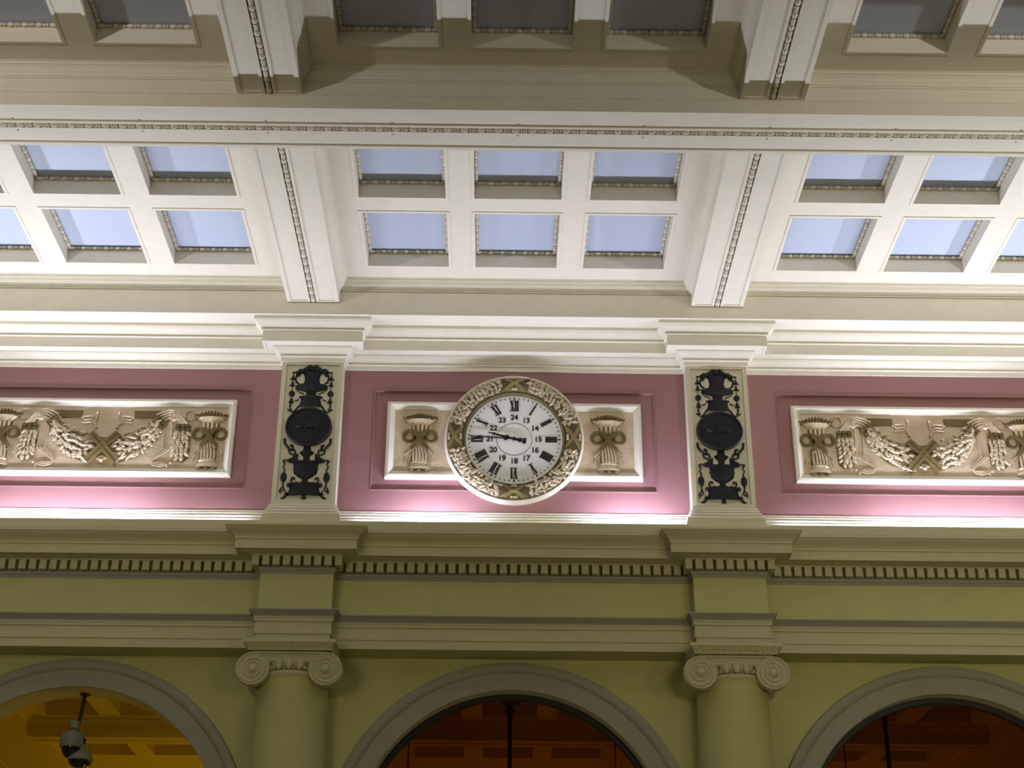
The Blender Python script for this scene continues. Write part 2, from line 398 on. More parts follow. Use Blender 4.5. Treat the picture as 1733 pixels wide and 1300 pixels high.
for px in (-9, -3, 3, 9): pbeam(px - .95, px + .95, 'y').build('beam', 'yellow', pc)
pw = MB().box((-XE, 10.0, 0), (XE, 10.2, 8.3)).build('wall_passage', 'yellow'); pw['kind'] = 'structure'; pw['label'] = 'far wall of the passage'
mb = MB(); mb.box((-XE, 1.1, 8.25), (XE, 10.2, 8.35)); mb.box((-XE - .1, 1.1, 0), (-XE, 10.2, 8.3)); mb.box((XE, 1.1, 0), (XE + .1, 10.2, 8.3)); mb.build('shell', 'yellow', pc)

# ------------------------------------------------------------------ SETTING: glazed arches
for wi, bx in ((1, 0), (2, 6)):
    wn = struct('window_%d' % wi, ('central' if bx == 0 else 'right-hand') + ' arch glazed with brown tinted glass in a black frame')
    yf = YW + .20; n = 40
    fp = [(RI + .005, yf - .03), (RI - .075, yf - .03), (RI - .085, yf - .015), (RI - .085, yf + .04), (RI + .005, yf + .04)]
    MB().grid([[(x, y, z) for x, z in arch_outline(bx, r, n)] for r, y in fp]).build('window_frame', 'frame', wn, smooth=True)
    arc = arch_outline(bx, RI - .05, n)
    mb = MB(); k = len(arc); mb.add([(x, yf, z) for x, z in arc], [tuple(range(k))]); mb.build('pane', 'glass', wn)
    for gx in (-1.42, 1.42):
        h = ZC + math.sqrt((RI - .07) ** 2 - gx ** 2)
        MB().box((bx + gx - .009, yf + .004, 0), (bx + gx + .009, yf + .02, h)).build('glazing_bar', 'bronze', wn)

# ------------------------------------------------------------------ COLUMNS
def column(px, label):
    col = thing('column', label, 'column', (px, .34, 0), 'engaged Ionic columns between the arches')
    MB().box((-.70, -.70, 0), (.70, .70, .30)).build('plinth', 'tan', col)
    MB().lathe([(.66, .30), (.70, .36), (.70, .44), (.66, .50), (.60, .52), (.585, .58), (.62, .62), (.63, .68), (.60, .72), (.56, .74)], seg=40).build('base', 'tan', col, smooth=True)
    MB().lathe([(.545, .74), (.535, 2.4), (.512, 4.6), (.492, 6.4), (.484, 7.16), (.49, 7.21), (.505, 7.235)], seg=56).build('shaft', 'olive', col, smooth=True)
    MB().lathe([(.505, 7.235), (.515, 7.25), (.518, 7.27), (.512, 7.29), (.495, 7.295)], seg=56).build('neck_ring', 'tan', col, smooth=True)
    MB().lathe([(.47, 7.29), (.475, 7.30), (.50, 7.34), (.52, 7.40), (.52, 7.46), (.40, 7.50)], seg=48).build('echinus', 'tan', col, smooth=True)
    em = MB().ball((0, 0, 0), (.052, .035, .075), 10, 6).mesh('egg', 'tan', True); dmn = MB().plate([(-.010, .06), (.010, .06), (.013, -.02), (0, -.07), (-.013, -.02)], .02, .055, .6).mesh('dart', 'tan')
    for k in range(-2, 3):
        a = k * .262; inst('egg', em, col, (.508 * math.sin(a), -.508 * math.cos(a), 7.372), (0, 0, a))
    for k in range(-3, 3):
        for d in (-.045, .045):
            a = (k + .5) * .262 + d; inst('dart', dmn, col, (.512 * math.sin(a), -.512 * math.cos(a), 7.375), (0, 0, a))
    eye = 7.313; ex = .487; yf = -.53
    cn = MB().box((-ex, yf + .045, 7.44), (ex, .52, 7.546))
    cn.box((-ex - .02, yf + .018, 7.520), (ex + .02, yf + .06, 7.546))
    pts = [(x, yf + .035, 7.432 - .012 * math.cos(PI * x / .7)) for x in [i * .05 - .45 for i in range(19)]]; cn.tube(pts, .014)
    cn.build('canalis', 'tan', col)
    for s in (-1, 1):
        v = MB().lathe([(.0, yf + .03), (.19, yf + .03), (.205, yf + .022), (.222, yf + .018), (.228, yf + .03), (.228, yf + .14), (.20, yf + .17), (.15, yf + .35), (.145, -.0), (.15, .18), (.20, .38), (.228, .42), (.228, .52), (0, .52)], (0, 0, 0), 36, 'y')
        sp = []
        for i in range(90):
            t = i / 89; a = PI / 2 - s * t * 2 * PI * 2.75; r = .156 * (1 - t) ** 1.35 + .060
            if r > .222: r = .222
            sp.append((r * math.cos(a) * 1, yf + .026, r * math.sin(a)))
        v.tube(sp, [.017 - .007 * i / 89 for i in range(90)], 6)
        v.ball((0, yf + .02, 0), (.055, .03, .055), 14, 8)
        v.build('volute', 'tan', col, smooth=True, loc=(s * ex, 0, eye))
        lf = MB()
        for q, (du, dw) in enumerate(((0, .10), (.03, .05), (.055, .0), (.05, -.04))):
            x = s * (ex - .19); lf.plate([(x - s * (du * .3), 7.42 - q * .01), (x - s * (.03 + du * .5), 7.43 - q * .015), (x - s * (.10 + du * .2), 7.37 - q * .022), (x - s * (.085 + du * .1), 7.34 - q * .014)], yf + .06, .035, .6)
        lf.build('palmette', 'tan', col)
    ab = MB(); prof = [(.55, 7.548), (.56, 7.56), (.575, 7.60), (.605, 7.632), (.605, 7.642), (.622, 7.645), (.622, 7.685), (.59, 7.702)]
    ab.grid([[(-h, -h, z), (h, -h, z), (h, h * .3 + .1, z), (-h, h * .3 + .1, z)] for h, z in prof], closed_u=True); ab.build('abacus', 'tan', col)
    bd = MB()
    for k in range(15): bd.ball((-.52 + k * 1.04 / 14, -.585, 7.606), (.024, .018, .022), 6, 4)
    o = bd.build('egg_border', 'tan', col); o['kind'] = 'stuff'
    return col
column(-3, 'pale olive Ionic column at left, between the open arch and central glazed arch')
column(3, 'pale olive Ionic column at right, between the central and right glazed arches')

# ------------------------------------------------------------------ RELIEF PIECES
_lo = [(-.5, 0), (-.32, .10), (-.26, .25), (-.10, .14), (.02, .30), (.14, .15), (.27, .22), (.34, .09), (.52, 0)]
_lo = _lo + [(x, -y) for x, y in _lo[-2:0:-1]]
leaf_me = MB().add([(x, .012, y) for x, y in _lo] + [(-.30, -.10, 0), (0, -.15, 0), (.30, -.09, 0)],
                   [(0, 1, 16), (1, 2, 16), (2, 3, 17, 16), (3, 4, 17), (4, 5, 17), (5, 6, 18, 17), (6, 7, 18), (7, 8, 18), (8, 9, 18), (9, 10, 18), (10, 11, 17, 18), (11, 12, 17), (12, 13, 17), (13, 14, 16, 17), (14, 15, 16), (15, 0, 16)]).mesh('leaf', 'gilt')
def leaf(parent, x, y, z, ang, L, tilt=.0, wd=1.0):
    return inst('leaf', leaf_me, parent, (x, y, z), (random.uniform(-.35, .35), -ang, random.uniform(-.3, .3)), (L, L * .9, L * wd))

def torch(parent, u, z, y):
    """urn-shaped sheaf bound by a ribbon; placed at wall coordinates u, z on the field plane y"""
    def q(l): return [(u + a, z + b) for a, b in l]
    t = MB()
    t.lathe([(.118, -.36), (.125, -.33), (.118, -.20), (.085, -.08), (.070, .0), (.100, .08), (.130, .15), (.130, .22)], (u, y, z), 14, 'z', PI, 2 * PI, .45); t.build('sheaf', 'bronze', parent, True)
    b = MB().lathe([(.128, .215), (.135, .235), (.19, .285), (.215, .312), (.19, .322)], (u, y, z), 14, 'z', PI, 2 * PI, .40); b.build('bowl', 'gilt', parent, True)
    fl = MB()
    for k in range(-5, 6):
        fl.plate(q([(k * .040 - .030, .30), (k * .040 + .030, .30), (k * .046 + .026, .37), (k * .047 + .002 * k, .435 - .0040 * k * k), (k * .046 - .028, .365)]), y, .075 - .004 * abs(k), .6)
    for k in range(-4, 5): fl.ball((u + k * .044, y - .06, z + .352 - .002 * k * k), (.026, .024, .024), 6, 4)
    fl.build('foliage_crown', 'bronze', parent)
    for k in (-1.5, -.5, .5, 1.5):
        MB().tube([(u + k * .062, y - .056 + .006 * k * k, z + .21), (u + k * .060, y - .055 + .006 * k * k, z + .14), (u + k * .044, y - .044 + .004 * k * k, z + .06)], [.024, .023, .013], 6).build('flute', 'gilt', parent, True)
    for k in (-2, -1, 0, 1, 2):
        MB().tube([(u + k * .030 - .030, y - .036 + .003 * k * k, z - .05), (u + k * .040 - .010, y - .050 + .004 * k * k, z - .15), (u + k * .046 + .006, y - .056 + .004 * k * k, z - .25), (u + k * .046 + .008, y - .056 + .004 * k * k, z - .35)], [.012, .018, .019, .019], 6).build('flute', 'gilt', parent, True)
    MB().lathe([(.115, -.35), (.135, -.375), (.115, -.395), (.15, -.43), (.165, -.455), (.16, -.485)], (u, y, z), 14, 'z', PI, 2 * PI, .45).build('base', 'gilt', parent, True)
    for k in (-1, 0, 1): MB().ball((u + k * .11, y - .03, z - .495), (.036, .03, .018), 8, 5).build('foot', 'bronze', parent, True)
    rb = MB()
    rb.plate(q([(-.125, .135), (-.045, .145), (.13, -.13), (.12, -.20), (.05, -.15)]), y - .045, .035, .85)
    rb.plate(q([(.125, .135), (.045, .145), (-.13, -.13), (-.12, -.20), (-.05, -.15)]), y - .040, .035, .85)
    rb.build('ribbon_cross', 'bronze', parent)
    for s in (-1, 1):
        lp = MB(); n = 18; rows = []
        for i in range(n):
            a = 2 * PI * i / n; w = .028 + .022 * (math.cos(a) * .5 + .5)
            cx, cz = u + s * (.165 + .075 * math.cos(a)), z + .045 + (.085 + .01 * math.sin(a)) * math.sin(a)
            nx, nz = s * math.cos(a), math.sin(a)
            rows.append([(cx - nx * w * .5, y, cz - nz * w * .5), (cx - nx * w * .45, y - .035, cz - nz * w * .45), (cx + nx * w * .45, y - .042, cz + nz * w * .45), (cx + nx * w * .5, y, cz + nz * w * .5)])
        lp.grid(rows, closed_v=True); lp.build('bow', 'bronze', parent, True)
        for off, pts in ((0, ((.09, -.13), (.155, -.20), (.21, -.25), (.185, -.30), (.215, -.375))), (1, ((.10, -.20), (.15, -.27), (.14, -.33), (.175, -.40)))):
            MB().tube([(u + s * a, y - .014, z + b) for a, b in pts], .010 - .002 * off, 5).build('ribbon_tail', 'gilt', parent, True)

YF = .262   # relief field plane
def framed(bx, th):
    zc = 10.888
    rows = []
    for d, y in ((0, .305), (0, .235), (.012, .222), (.035, .212), (.05, .208), (.058, .214), (.085, .232), (.105, .246), (.118, .25), (.12, YF)):
        a, b = 1.882 - d, .616 - d
        rows.append([(bx - a, y, zc - b), (bx + a, y, zc - b), (bx + a, y, zc + b), (bx - a, y, zc + b)])
    MB().grid(rows, closed_u=True).build('frame', 'cream', th)
    MB().box((bx - 1.77, YF, zc - .50), (bx + 1.77, YF + .04, zc + .50)).build('field', 'gold', th)
    return zc

def swag_panel(bx, label):
    th = thing('relief_panel', label, 'wall relief'); zc = framed(bx, th); y = YF
    def W(u, w_): return (bx + u, zc + w_)
    for s in (-1, 1): torch(th, bx + s * 1.525, zc + .005, y)
    # garland body
    TOP = [(0, .0), (.23, .03), (.46, .136), (.69, .276), (.75, .33)]; BOT = [(0, -.446), (.28, -.41), (.515, -.306), (.68, -.135), (.80, .08)]
    def lerp(pl, t):
        t = t * (len(pl) - 1); i = min(int(t), len(pl) - 2); f = t - i
        return (pl[i][0] * (1 - f) + pl[i + 1][0] * f, pl[i][1] * (1 - f) + pl[i + 1][1] * f)
    rows = []
    N = 24
    for i in range(-N, N + 1):
        a, b = lerp(TOP, abs(i) / N), lerp(BOT, abs(i) / N); s = -1 if i < 0 else 1; row = []
        for k in range(7):
            f = k / 6; row.append((bx + s * (a[0] * (1 - f) + b[0] * f), y - .065 * math.sin(PI * f) + .002, zc + a[1] * (1 - f) + b[1] * f))
        rows.append(row)
    g = MB().grid(rows).build('garland', 'bronze', th, True)
    for s in (-1, 1):
        for i in range(15):
            for k in range(5):
                t = min(.98, .17 + .058 * i + random.uniform(-.02, .02)); f = (k + .5) / 5 + random.uniform(-.06, .06)
                a, b = lerp(TOP, t), lerp(BOT, t); a2 = lerp(TOP, max(0, t - .05)); b2 = lerp(BOT, max(0, t - .05))
                px_, pz_ = a[0] * (1 - f) + b[0] * f, a[1] * (1 - f) + b[1] * f
                qx, qz = a2[0] * (1 - f) + b2[0] * f, a2[1] * (1 - f) + b2[1] * f
                ang = math.atan2(pz_ - qz, px_ - qx) + (f - .5) * 1.6 + random.uniform(-.8, .8)
                if s < 0: ang = PI - ang
                leaf(g, bx + s * px_, y - .062 * math.sin(PI * min(max(f, .08), .92)) - .012, zc + pz_, ang + PI, random.uniform(.105, .15), wd=random.uniform(.9, 1.3))
    pm = MB()
    for k in range(-3, 4):
        a = PI / 2 + k * .42; pm.plate([W(.0 + .02 * math.cos(a + PI / 2), -.395 + .02 * math.sin(a + PI / 2)), W(.065 * math.cos(a) + .012, -.395 + .065 * math.sin(a)), W(.08 * math.cos(a), -.395 + .08 * math.sin(a)), W(.065 * math.cos(a) - .012, -.395 + .065 * math.sin(a))], y - .05, .03, .6)
    pm.ball((bx, y - .07, zc - .40), (.03, .025, .03)); pm.build('palmette', 'gilt', th)
    # crossed ribbons
    cr = MB()
    for s in (-1, 1):
        for o, d in ((-.036, .028), (.0, .020), (.036, .028)):
            rows = []
            for i in range(9):
                t = i / 8; u = -.205 + .42 * t; w_ = .035 - .455 * t; dy = .075 + .03 * math.sin(PI * t)
                rows.append([(bx + s * (u + (o - .018) * .75), y - dy, zc + w_ + (o - .018) * .66), (bx + s * (u + (o + .018) * .75), y - dy - (d - .02), zc + w_ + (o + .018) * .66)])
            for r in rows: r.append((r[1][0], y - .02, r[1][2])); r.insert(0, (r[0][0], y - .02, r[0][2]))
            cr.grid(rows)
    cr.build('crossed_ribbon', 'bronze', th)
    for s in (-1, 1):
        def S(l): return [(bx + s * a, zc + b) for a, b in l]
        def T3(l, d): return [(bx + s * a, y - d, zc + b) for a, b in l]
        tie = MB()
        c = [(.655, .224), (.755, .346), (.90, .21), (.79, .095)]
        for i in range(3):
            for j in range(2):
                def bl(u, v): return (c[0][0] * (1 - u) * (1 - v) + c[1][0] * u * (1 - v) + c[2][0] * u * v + c[3][0] * (1 - u) * v, c[0][1] * (1 - u) * (1 - v) + c[1][1] * u * (1 - v) + c[2][1] * u * v + c[3][1] * (1 - u) * v)
                tie.plate(S([bl(j / 2 + .03, i / 3 + .02), bl(j / 2 + .47, i / 3 + .02), bl(j / 2 + .47, i / 3 + .31), bl(j / 2 + .03, i / 3 + .31)]), y - .01, .07, .9)
        tie.build('binding', 'bronze', th); tie = MB()
        for i in range(3): tie.plate(S([(1.01 + i * .075, .194), (1.08 + i * .075, .194), (1.083 + i * .075, .145), (1.013 + i * .075, .145)]), y - .0, .06, .9); tie.plate(S([(1.014 + i * .075, .139), (1.084 + i * .075, .139), (1.088 + i * .075, .086), (1.018 + i * .075, .086)]), y - .0, .06, .9)
        tie.build('binding', 'bronze', th)
        dr = MB()
        for k in range(4):
            o = k * .036
            dr.tube(T3([(.72 + o * .9, .30 - o * 1.1 + .04), (.80 + o * .75, .385 - o * .9), (.91 + o * .45, .428 - o * 1.0), (1.01 + o * .15, .405 - o * .9), (1.09 - o * .3, .32 - o * .6), (1.185 - o * 1.15, .20)], .055 - .004 * k), .019, 6)
        dr.build('drape', 'gilt', th, True)
        ro = MB().lathe([(0, y - .095), (.018, y - .09), (.020, y - .075), (.034, y - .078), (.048, y - .085), (.054, y - .07), (.054, y)], (bx + s * .985, 0, zc + .304), 18, 'y'); ro.build('rosette', 'gilt', th, True)
        tl = MB(); oy = y
        rows = []
        for i in range(9):
            t = i / 8; wv = .11 + .02 * math.sin(PI * t) if t < .75 else .13 * (1 - ((t - .75) / .27) ** 2) ** .5
            z = .08 - .48 * t
            rows.append([(bx + s * 1.12 + wv * math.cos(PI * k / 6) , y - .05 * math.sin(PI * k / 6) + .002, zc + z) for k in range(7)])
        tl = MB().grid(rows).build('hanging_tail', 'bronze', th, True)
        for i in range(7):
            for k in range(4):
                if i == 6 and k in (0, 3): continue
                leaf(tl, bx + s * 1.12 + (k - 1.5) * .062 + random.uniform(-.012, .012), y - .05 - random.uniform(0, .012), zc + .045 - i * .066, -PI / 2 + (k - 1.5) * .35 + random.uniform(-.4, .4), random.uniform(.10, .135), wd=1.1)
        MB().plate(S([(.38, .425), (.885, .430), (.90, .313), (.393, .307)]), y, .022, .97).build('ribbon_bar', 'bronze', th)
        lp = MB()
        lp.tube(T3([(.39, .318), (.33, .265), (.235, .285), (.205, .32), (.255, .335), (.36, .325)], .02), .012, 6)
        lp.tube(T3([(.365, .225), (.235, .238), (.19, .20), (.165, .28), (.16, .38)], .018), .011, 6)
        lp.tube(T3([(.155, .15), (.185, .235), (.245, .288)], .02), .012, 6)
        lp.ball((bx + s * .162, y - .02, zc + .392), .022); lp.ball((bx + s * .155, y - .02, zc + .145), .022)
        lp.build('ribbon_end', 'gilt', th, True); lp = MB()
        lp.tube([(bx + s * (1.215 + .075 * math.cos(a)), y - .02, zc + .36 + .085 * math.sin(a)) for a in [2 * PI * i / 14 for i in range(15)]], .012, 6)
        lp.build('ribbon_loop', 'gilt', th, True)
        st = MB()
        st.plate(S([(.83, .225), (.845, .225), (.872, -.20), (.857, -.20)]), y, .025, .95); st.plate(S([(.948, .235), (.965, .235), (.985, -.175), (.968, -.18)]), y, .025, .95)
        for q in (0, .035, .07): st.tube(T3([(.858 + q * 1.6, -.19), (.80 + q, -.25 - q * .3), (.73 + q * .6, -.31 - q * .4), (.70 + q * .3, -.385), (.745, -.455 + q * .6), (.85, -.475 + q * .8), (.955 - q, -.44 + q * .5)], .022), .010, 6)
        st.ball((bx + s * 1.0, y - .015, zc - .41), .022); st.ball((bx + s * .955, y - .015, zc - .47), .018)
        st.build('strap', 'gilt', th, True)
    return th
swag_panel(-6, 'gilt garland relief in a cream frame, on the rose wall left of the clock')
swag_panel(6, 'gilt garland relief in a cream frame, on the rose wall right of the clock')
cp = thing('relief_panel', 'cream-framed gilt panel with two bound torches, directly behind the round clock', 'wall relief')
zc = framed(0, cp)
for s in (-1, 1): torch(cp, s * 1.385, zc + .005, YF)

# ------------------------------------------------------------------ CLOCK
CZ = 10.888
ck = thing('wall_clock', 'round wall clock with gilt leaf wreath rim and Roman numerals on a white dial', 'clock')
MB().lathe([(1.022, .30), (1.022, .15), (1.012, .132), (.995, .128), (.984, .138), (.975, .15)], (0, 0, CZ), 72, 'y').build('outer_rim', 'cream', ck, True)
wr = MB().lathe([(.98, .15), (.955, .115), (.90, .088), (.85, .085), (.80, .10), (.765, .13), (.755, .15)], (0, 0, CZ), 72, 'y').build('wreath', 'darkbronze', ck, True)
MB().lathe([(.757, .15), (.745, .135), (.735, .14), (.722, .185), (.712, .20)], (0, 0, CZ), 72, 'y').build('inner_bezel', 'darkbronze', ck, True)
MB().lathe([(.72, .20), (.70, .196), (0, .195)], (0, 0, CZ), 72, 'y').build('dial', 'dial', ck)
for sgm in range(4):
    base = sgm * PI / 2
    for i in range(15):
        for k in range(4):
            a = base + .235 + (PI / 2 - .47) * (i + .5 + random.uniform(-.3, .3)) / 15; r = .80 + k * .048 + random.uniform(-.012, .012)
            d = (k - 1.5) / 2; yy = .088 - .0 + .03 * d * d
            leaf(wr, r * math.cos(a), yy, CZ + r * math.sin(a), random.uniform(0, 2 * PI), random.uniform(.10, .135), wd=random.uniform(.9, 1.25))
for sgm in range(4):
    a0 = sgm * PI / 2; rb = MB()
    def rp(da, r, y): a = a0 + da; return (r * math.cos(a), y, CZ + r * math.sin(a))
    for s in (-1, 1):
        for o in (-.036, 0, .036):
            rows = []
            for i in range(9):
                t = i / 8; da = s * (.19 * (1 - 2 * t)); r = .765 + .21 * t; yb = .058 + .05 * abs(t - .5) * 2 - (.010 if s > 0 else 0)
                rows.append([rp(da + o - .016, r, yb + .05), rp(da + o - .013, r, yb), rp(da + o + .013, r, yb), rp(da + o + .016, r, yb + .05)])
            rb.grid(rows)
    rb.build('ribbon_cross', 'ribbon', ck)
    tri = MB()
    for rr, dd in ((.785, .05), (.955, .05)):
        for k in (-1, 0, 1): tri.ball(rp(k * .035, rr, .10), (.022, .02, .022), 8, 5)
    tri.build('bud', 'gilt', ck)['kind'] = 'stuff'
YD = .1945
MB().lathe([(.262, YD), (.262, YD - .003), (.256, YD - .003), (.256, YD)], (0, 0, CZ), 64, 'y').build('inner_ring', 'bronze', ck)
def stroke(mb, a0, b0, a1, b1, wd):
    dx, dz = a1 - a0, b1 - b0; L = math.hypot(dx, dz); nx, nz = -dz / L * wd / 2, dx / L * wd / 2
    mb.plate([(a0 + nx, b0 + nz), (a1 + nx, b1 + nz), (a1 - nx, b1 - nz), (a0 - nx, b0 - nz)], 0, .006, .99)
def roman(txt):
    mb = MB(); h = .172; t = .026; ws = {'I': .031, 'V': .068, 'X': .070}; W_ = sum(ws[c] for c in txt); x = -W_ / 2
    for c in txt:
        w_ = ws[c]
        if c == 'I': stroke(mb, x + w_ / 2, 0, x + w_ / 2, h, t)
        if c == 'V': stroke(mb, x + .014, h, x + w_ / 2, 0, t); stroke(mb, x + w_ - .012, h, x + w_ / 2, 0, .010)
        if c == 'X': stroke(mb, x + .014, h, x + w_ - .014, 0, t); stroke(mb, x + w_ - .012, h, x + .012, 0, .010)
        x += w_
    for z in (.003, h - .003): stroke(mb, -W_ / 2 - .004, z, W_ / 2 + .004, z, .008)
    return mb.mesh('hour_numeral', 'black')
for i, tx in enumerate(('I', 'II', 'III', 'IIII', 'V', 'VI', 'VII', 'VIII', 'IX', 'X', 'XI', 'XII')):
    a = (i + 1) * PI / 6; r = .458
    inst('hour_numeral', roman(tx), ck, (r * math.sin(a), YD, CZ + r * math.cos(a)), (0, a, 0))
for i in range(12):
    fc = bpy.data.curves.new('small_numeral', 'FONT'); fc.body = str(13 + i); fc.size = .118; fc.align_x = 'CENTER'; fc.align_y = 'CENTER'; fc.extrude = .003; fc.offset = .0026; fc.space_character = .95
    tmp = bpy.data.objects.new('small_numeral', fc); C.objects.link(tmp); bpy.context.view_layer.update()
    me = bpy.data.meshes.new_from_object(tmp.evaluated_get(bpy.context.evaluated_depsgraph_get())); bpy.data.objects.remove(tmp)
    me.materials.clear(); me.materials.append(M['black']); a = (i + 1) * PI / 6
    inst('small_numeral', me, ck, (.352 * math.sin(a), YD - .003, CZ + .352 * math.cos(a)), (PI / 2, 0, 0))
mt = MB()
for i in range(60):
    a = i * PI / 30; r = .664; c = (r * math.sin(a), CZ + r * math.cos(a)); k = .0108
    if i % 5 == 0:
        def rt2(u, v): return (c[0] + u * math.cos(a) + v * math.sin(a), c[1] - u * math.sin(a) + v * math.cos(a))
        mt.plate([rt2(0, .026), rt2(.015, 0), rt2(0, -.026), rt2(-.015, 0)], YD, .004, .9)
    else: mt.plate([(c[0] + k * math.cos(b), c[1] + k * math.sin(b)) for b in [j * PI / 4 for j in range(8)]], YD, .004, .9)
o = mt.build('minute_marks', 'black', ck); o['kind'] = 'stuff'
def hand(name, deg, L, wd, tail, ring_at, y):
    a = math.radians(deg); mb = MB()
    mb.plate([(-wd * .35, -tail), (wd * .35, -tail), (wd * .55, 0), (wd * .42, L * .55), (wd * .18, L), (-wd * .18, L), (-wd * .42, L * .55), (-wd * .55, 0)], 0, .008, .96)
    mb.lathe([(.036, -.008), (.036, 0), (.018, 0), (.018, -.008), (.036, -.008)], (0, 0, ring_at), 14, 'y')
    mb.ball((0, -.002, -tail), (wd * 1.1, .006, wd * .9), 8, 5); mb.ball((0, -.002, -tail * .55), (wd * .9, .006, wd), 8, 5)
    for s in (-1, 1): mb.plate([(0, L * .78), (s * wd * .9, L * .70), (s * wd * .5, L * .80), (0, L * .90)], 0, .006, .9)
    mb.lathe([(0, -.010), (.028, -.009), (.030, 0)], (0, 0, 0), 16, 'y')
    o = mb.build(name, 'black', ck, loc=(0, y, CZ)); o.rotation_euler = (0, a, 0)
hand('hour_hand', 270 + 15.5, .40, .034, .155, .112, YD - .014)
hand('minute_hand', 270 + 3.4, .672, .024, .16, .125, YD - .028)

# ------------------------------------------------------------------ BLACK ARABESQUES on the pilasters
def arabesque(px, label):
    th = thing('iron_relief', label, 'wall relief'); y = .03
    def HL(prof, name, sy=.30, seg=14): return MB().lathe(prof, (px, y, 0), seg, 'z', PI, 2 * PI, sy).build(name, 'iron', th, True)
    fr = MB()
    for k, (u, z, r) in enumerate(((-.15, 11.885, .045), (-.085, 11.91, .055), (0, 11.925, .058), (.085, 11.91, .055), (.15, 11.885, .045), (-.045, 11.95, .04), (.05, 11.95, .04), (-.19, 11.868, .03), (.19, 11.868, .03))): fr.ball((px + u, y - .02, z), (r, .04, r * .8), 8, 5)
    for s in (-1, 1):
        for k in range(3): fr.plate([(px + s * (.12 + .03 * k), 11.89), (px + s * (.20 + .02 * k), 11.93 - .02 * k), (px + s * (.19 + .02 * k), 11.89 - .02 * k)], y, .03, .7)
    fr.build('fruit_heap', 'iron', th)
    HL([(.145, 11.87), (.15, 11.85), (.12, 11.82), (.11, 11.74), (.125, 11.68), (.20, 11.665), (.24, 11.645), (.225, 11.60), (.17, 11.565), (.08, 11.545), (.07, 11.50), (.10, 11.485)], 'urn')
    HL([(.168, 11.475), (.180, 11.462), (.180, 11.445), (.150, 11.435), (.150, 11.40), (.165, 11.345), (.198, 11.302), (.198, 11.292)], 'pedestal_block', .22, 4)
    for s in (-1, 1):
        def A(l, d=.015): return [(px + s * a, y - d, b) for a, b in l]
        h = MB()
        h.tube(A([(.30, 11.862), (.20, 11.866), (.16, 11.85)]), .011)
        h.tube(A([(.215, 11.855), (.18, 11.83), (.205, 11.80), (.235, 11.815), (.225, 11.845)]), .012)
        h.tube(A([(.19, 11.85), (.235, 11.82), (.25, 11.76), (.225, 11.70), (.19, 11.675)]), .014)
        h.build('handle', 'iron', th, True)
        p = MB()
        p.tube(A([(.285, 11.862), (.285, 11.30)], .008), .006, 5)
        for zt in (11.82, 11.715): p.lathe([(.006, 0), (.014, -.02), (.022, -.055), (.046, -.075), (0, -.08)], (px + s * .285, y - .01, zt), 10, 'z')
        p.ball((px + s * .285, y - .012, 11.512), (.047, .03, .05), 10, 6)
        p.lathe([(.004, .06), (.020, .02), (.042, -.035), (0, -.04)], (px + s * .285, y - .01, 11.395), 10, 'z')
        p.tube(A([(.285, 11.35), (.30, 11.30), (.275, 11.255), (.31, 11.235), (.325, 11.26)]), .011)
        p.build('pendant_string', 'iron', th, True)
        g = MB()
        g.tube(A([(.235, 11.60), (.19, 11.545), (.10, 11.505)]), .008)
        g.build('scroll', 'iron', th, True); g = MB()
        g.tube(A([(.175, 11.42), (.21, 11.395), (.235, 11.40)]), .010); g.build('scroll', 'iron', th, True); g = MB()
        g.tube(A([(.175, 11.30), (.215, 11.235), (.25, 11.205), (.285, 11.225), (.27, 11.255)]), .014)
        g.build('scroll', 'iron', th, True)
        dz = MB()
        dz.tube(A([(.335, 10.78), (.325, 10.70), (.28, 10.645), (.24, 10.60), (.205, 10.62), (.215, 10.67), (.25, 10.675)]), .019)
        dz.tube(A([(.26, 10.60), (.245, 10.545), (.19, 10.52), (.16, 10.56), (.175, 10.60), (.215, 10.59)]), .014)
        dz.plate([(px + s * a, b) for a, b in ((.12, 10.545), (.165, 10.52), (.20, 10.475), (.275, 10.44), (.26, 10.405), (.17, 10.408), (.125, 10.44))], y, .045, .75)
        dz.tube(A([(.26, 10.43), (.30, 10.445), (.335, 10.43), (.30, 10.41)]), .010)
        dz.build('dolphin', 'iron', th, True)
        sp = MB()
        sp.tube(A([(.33, 10.42), (.30, 10.375), (.325, 10.33), (.30, 10.29), (.305, 10.25)]), .010)
        sp.ball((px + s * .308, y - .012, 10.172), (.046, .03, .082), 10, 6)
        sp.tube(A([(.308, 10.09), (.305, 10.03), (.285, 9.985), (.31, 9.95), (.345, 9.975)]), .011)
        sp.tube(A([(.30, 10.02), (.335, 10.00), (.35, 9.945), (.33, 9.92)]), .009)
        sp.tube(A([(.27, 9.965), (.255, 9.955)]), .008)
        sp.build('pendant_string', 'iron', th, True)
        br = MB()
        br.tube(A([(.06, 10.075), (.12, 10.09), (.175, 10.075), (.20, 10.12), (.185, 10.165), (.15, 10.16), (.155, 10.13)]), .014)
        br.ball((px + s * .225, y - .015, 10.05), (.035, .03, .035)); br.build('bracket', 'iron', th, True)
        ft = MB(); ft.tube(A([(.245, 9.93), (.265, 9.87), (.295, 9.842), (.325, 9.838)]), [.026, .02, .022, .012]); ft.build('foot', 'iron', th, True)
    MB().lathe([(.338, y), (.338, y - .05), (.325, y - .062), (.305, y - .058), (.298, y - .045), (.18, y - .05), (0, y - .052)], (px, 0, 10.966), 40, 'y', sy=.91).build('shield_disc', 'iron', th, True)
    an = MB()   # low animal figure on the disc
    an.ball((px + .02, y - .055, 10.985), (.115, .022, .055), 12, 8); an.ball((px + .115, y - .055, 10.965), (.05, .02, .042), 10, 6)
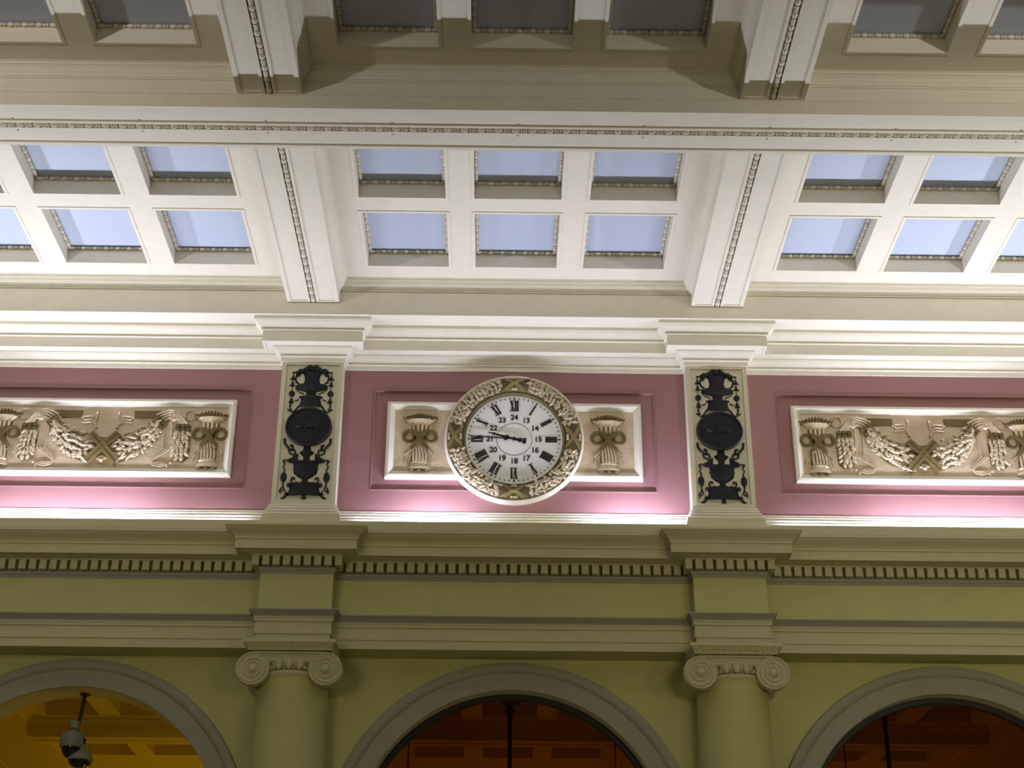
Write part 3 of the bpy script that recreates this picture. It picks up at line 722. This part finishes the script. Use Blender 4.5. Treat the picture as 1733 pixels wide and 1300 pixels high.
    an.tube([(px - .07, y - .055, 10.975), (px - .13, y - .055, 10.955), (px - .19, y - .053, 10.985)], [.03, .026, .018])
    for u in (-.03, .05, .10): an.tube([(px + u, y - .055, 10.95), (px + u + .015, y - .055, 10.915)], .014)
    an.tube([(px - .16, y - .052, 10.90), (px + .17, y - .052, 10.905)], .010); an.build('animal_figure', 'iron', th, True)
    HL([(.05, 10.66), (.06, 10.60), (.11, 10.57), (.085, 10.53), (.05, 10.50), (.045, 10.42)], 'stem')
    HL([(.19, 10.425), (.235, 10.42), (.235, 10.40), (.185, 10.39), (.175, 10.33), (.19, 10.315), (.175, 10.29), (.165, 10.23), (.10, 10.175), (.045, 10.145), (.04, 10.115), (.07, 10.105), (.07, 10.08)], 'vase')
    HL([(.225, 10.078), (.232, 10.055), (.21, 10.045), (.225, 9.96), (.262, 9.895), (.262, 9.885), (.12, 9.897)], 'plinth', .20, 4)
    MB().lathe([(.022, 9.90), (.028, 9.86), (.036, 9.835), (.0, 9.83)], (px, y - .02, 0), 10, 'z').build('foot', 'iron', th, True)
    return th
arabesque(-3, 'black urn and shield arabesque on the pilaster left of the clock')
arabesque(3, 'black urn and shield arabesque on the pilaster right of the clock')

# ------------------------------------------------------------------ SECURITY CAMERAS under the open arch
sc = thing('security_camera', 'pair of grey dome security cameras on a pole under the open arch', 'camera', (-5.985, 1.0, 7.25))
MB().lathe([(.07, .01), (.07, -.015), (.03, -.02)], seg=14).build('ceiling_plate', 'frame', sc, True)
MB().tube([(0, 0, 0), (-.045, 0, -.52), (-.05, 0, -.78)], .026, 10).build('pole', 'frame', sc, True)
h = MB().lathe([(.02, .17), (.075, .16), (.08, .06), (.05, .04), (.06, .02), (.15, .0), (.165, -.03), (.165, -.17), (.155, -.20), (.14, -.205)], (-.085, -.02, -.55), 20).build('camera_housing', 'camgrey', sc, True)
MB().lathe([(.138, -.20), (.13, -.26), (.095, -.315), (.05, -.34), (0, -.35)], (-.085, -.02, -.55), 18).build('dome', 'dome', h, True)
MB().box((-.13, -.045, -.58), (-.03, .045, -.52)).build('arm', 'camgrey', sc)
MB().lathe([(.05, .05), (.065, .03), (.065, -.05), (.03, -.07)], (.03, 0, -.66), 14).build('joint', 'frame', sc, True)
h = MB().lathe([(.03, .17), (.055, .15), (.06, .07), (.10, .05), (.17, -.03), (.178, -.06), (.165, -.07)], (.055, .0, -.86), 20).build('camera_housing', 'camgrey', sc, True)
MB().lathe([(.165, -.06), (.15, -.11), (.10, -.15), (0, -.165)], (.055, 0, -.86), 18).build('dome', 'dome', h, True)

# ------------------------------------------------------------------ PENDANT LAMPS in the passage
for bx, lab in ((0, 'dark pendant lamp rod hanging behind the central glazed arch'), (6, 'dark pendant lamp rod hanging behind the right-hand glazed arch')):
    pl = thing('pendant_lamp', lab, 'lamp', (bx, 4.0, 8.0))
    MB().lathe([(.16, .0), (.15, -.03), (.05, -.05), (.03, -.09), (.075, -.12), (.085, -.15), (.05, -.19), (.03, -.21)], seg=16).build('ceiling_rose', 'frame', pl, True)
    MB().tube([(0, 0, -.1), (0, 0, -2.6)], .035, 10).build('rod', 'frame', pl, True)
    MB().lathe([(.05, -2.6), (.24, -2.68), (.30, -2.9), (.24, -3.12), (.05, -3.2)], seg=20).build('globe', 'dial', pl, True)
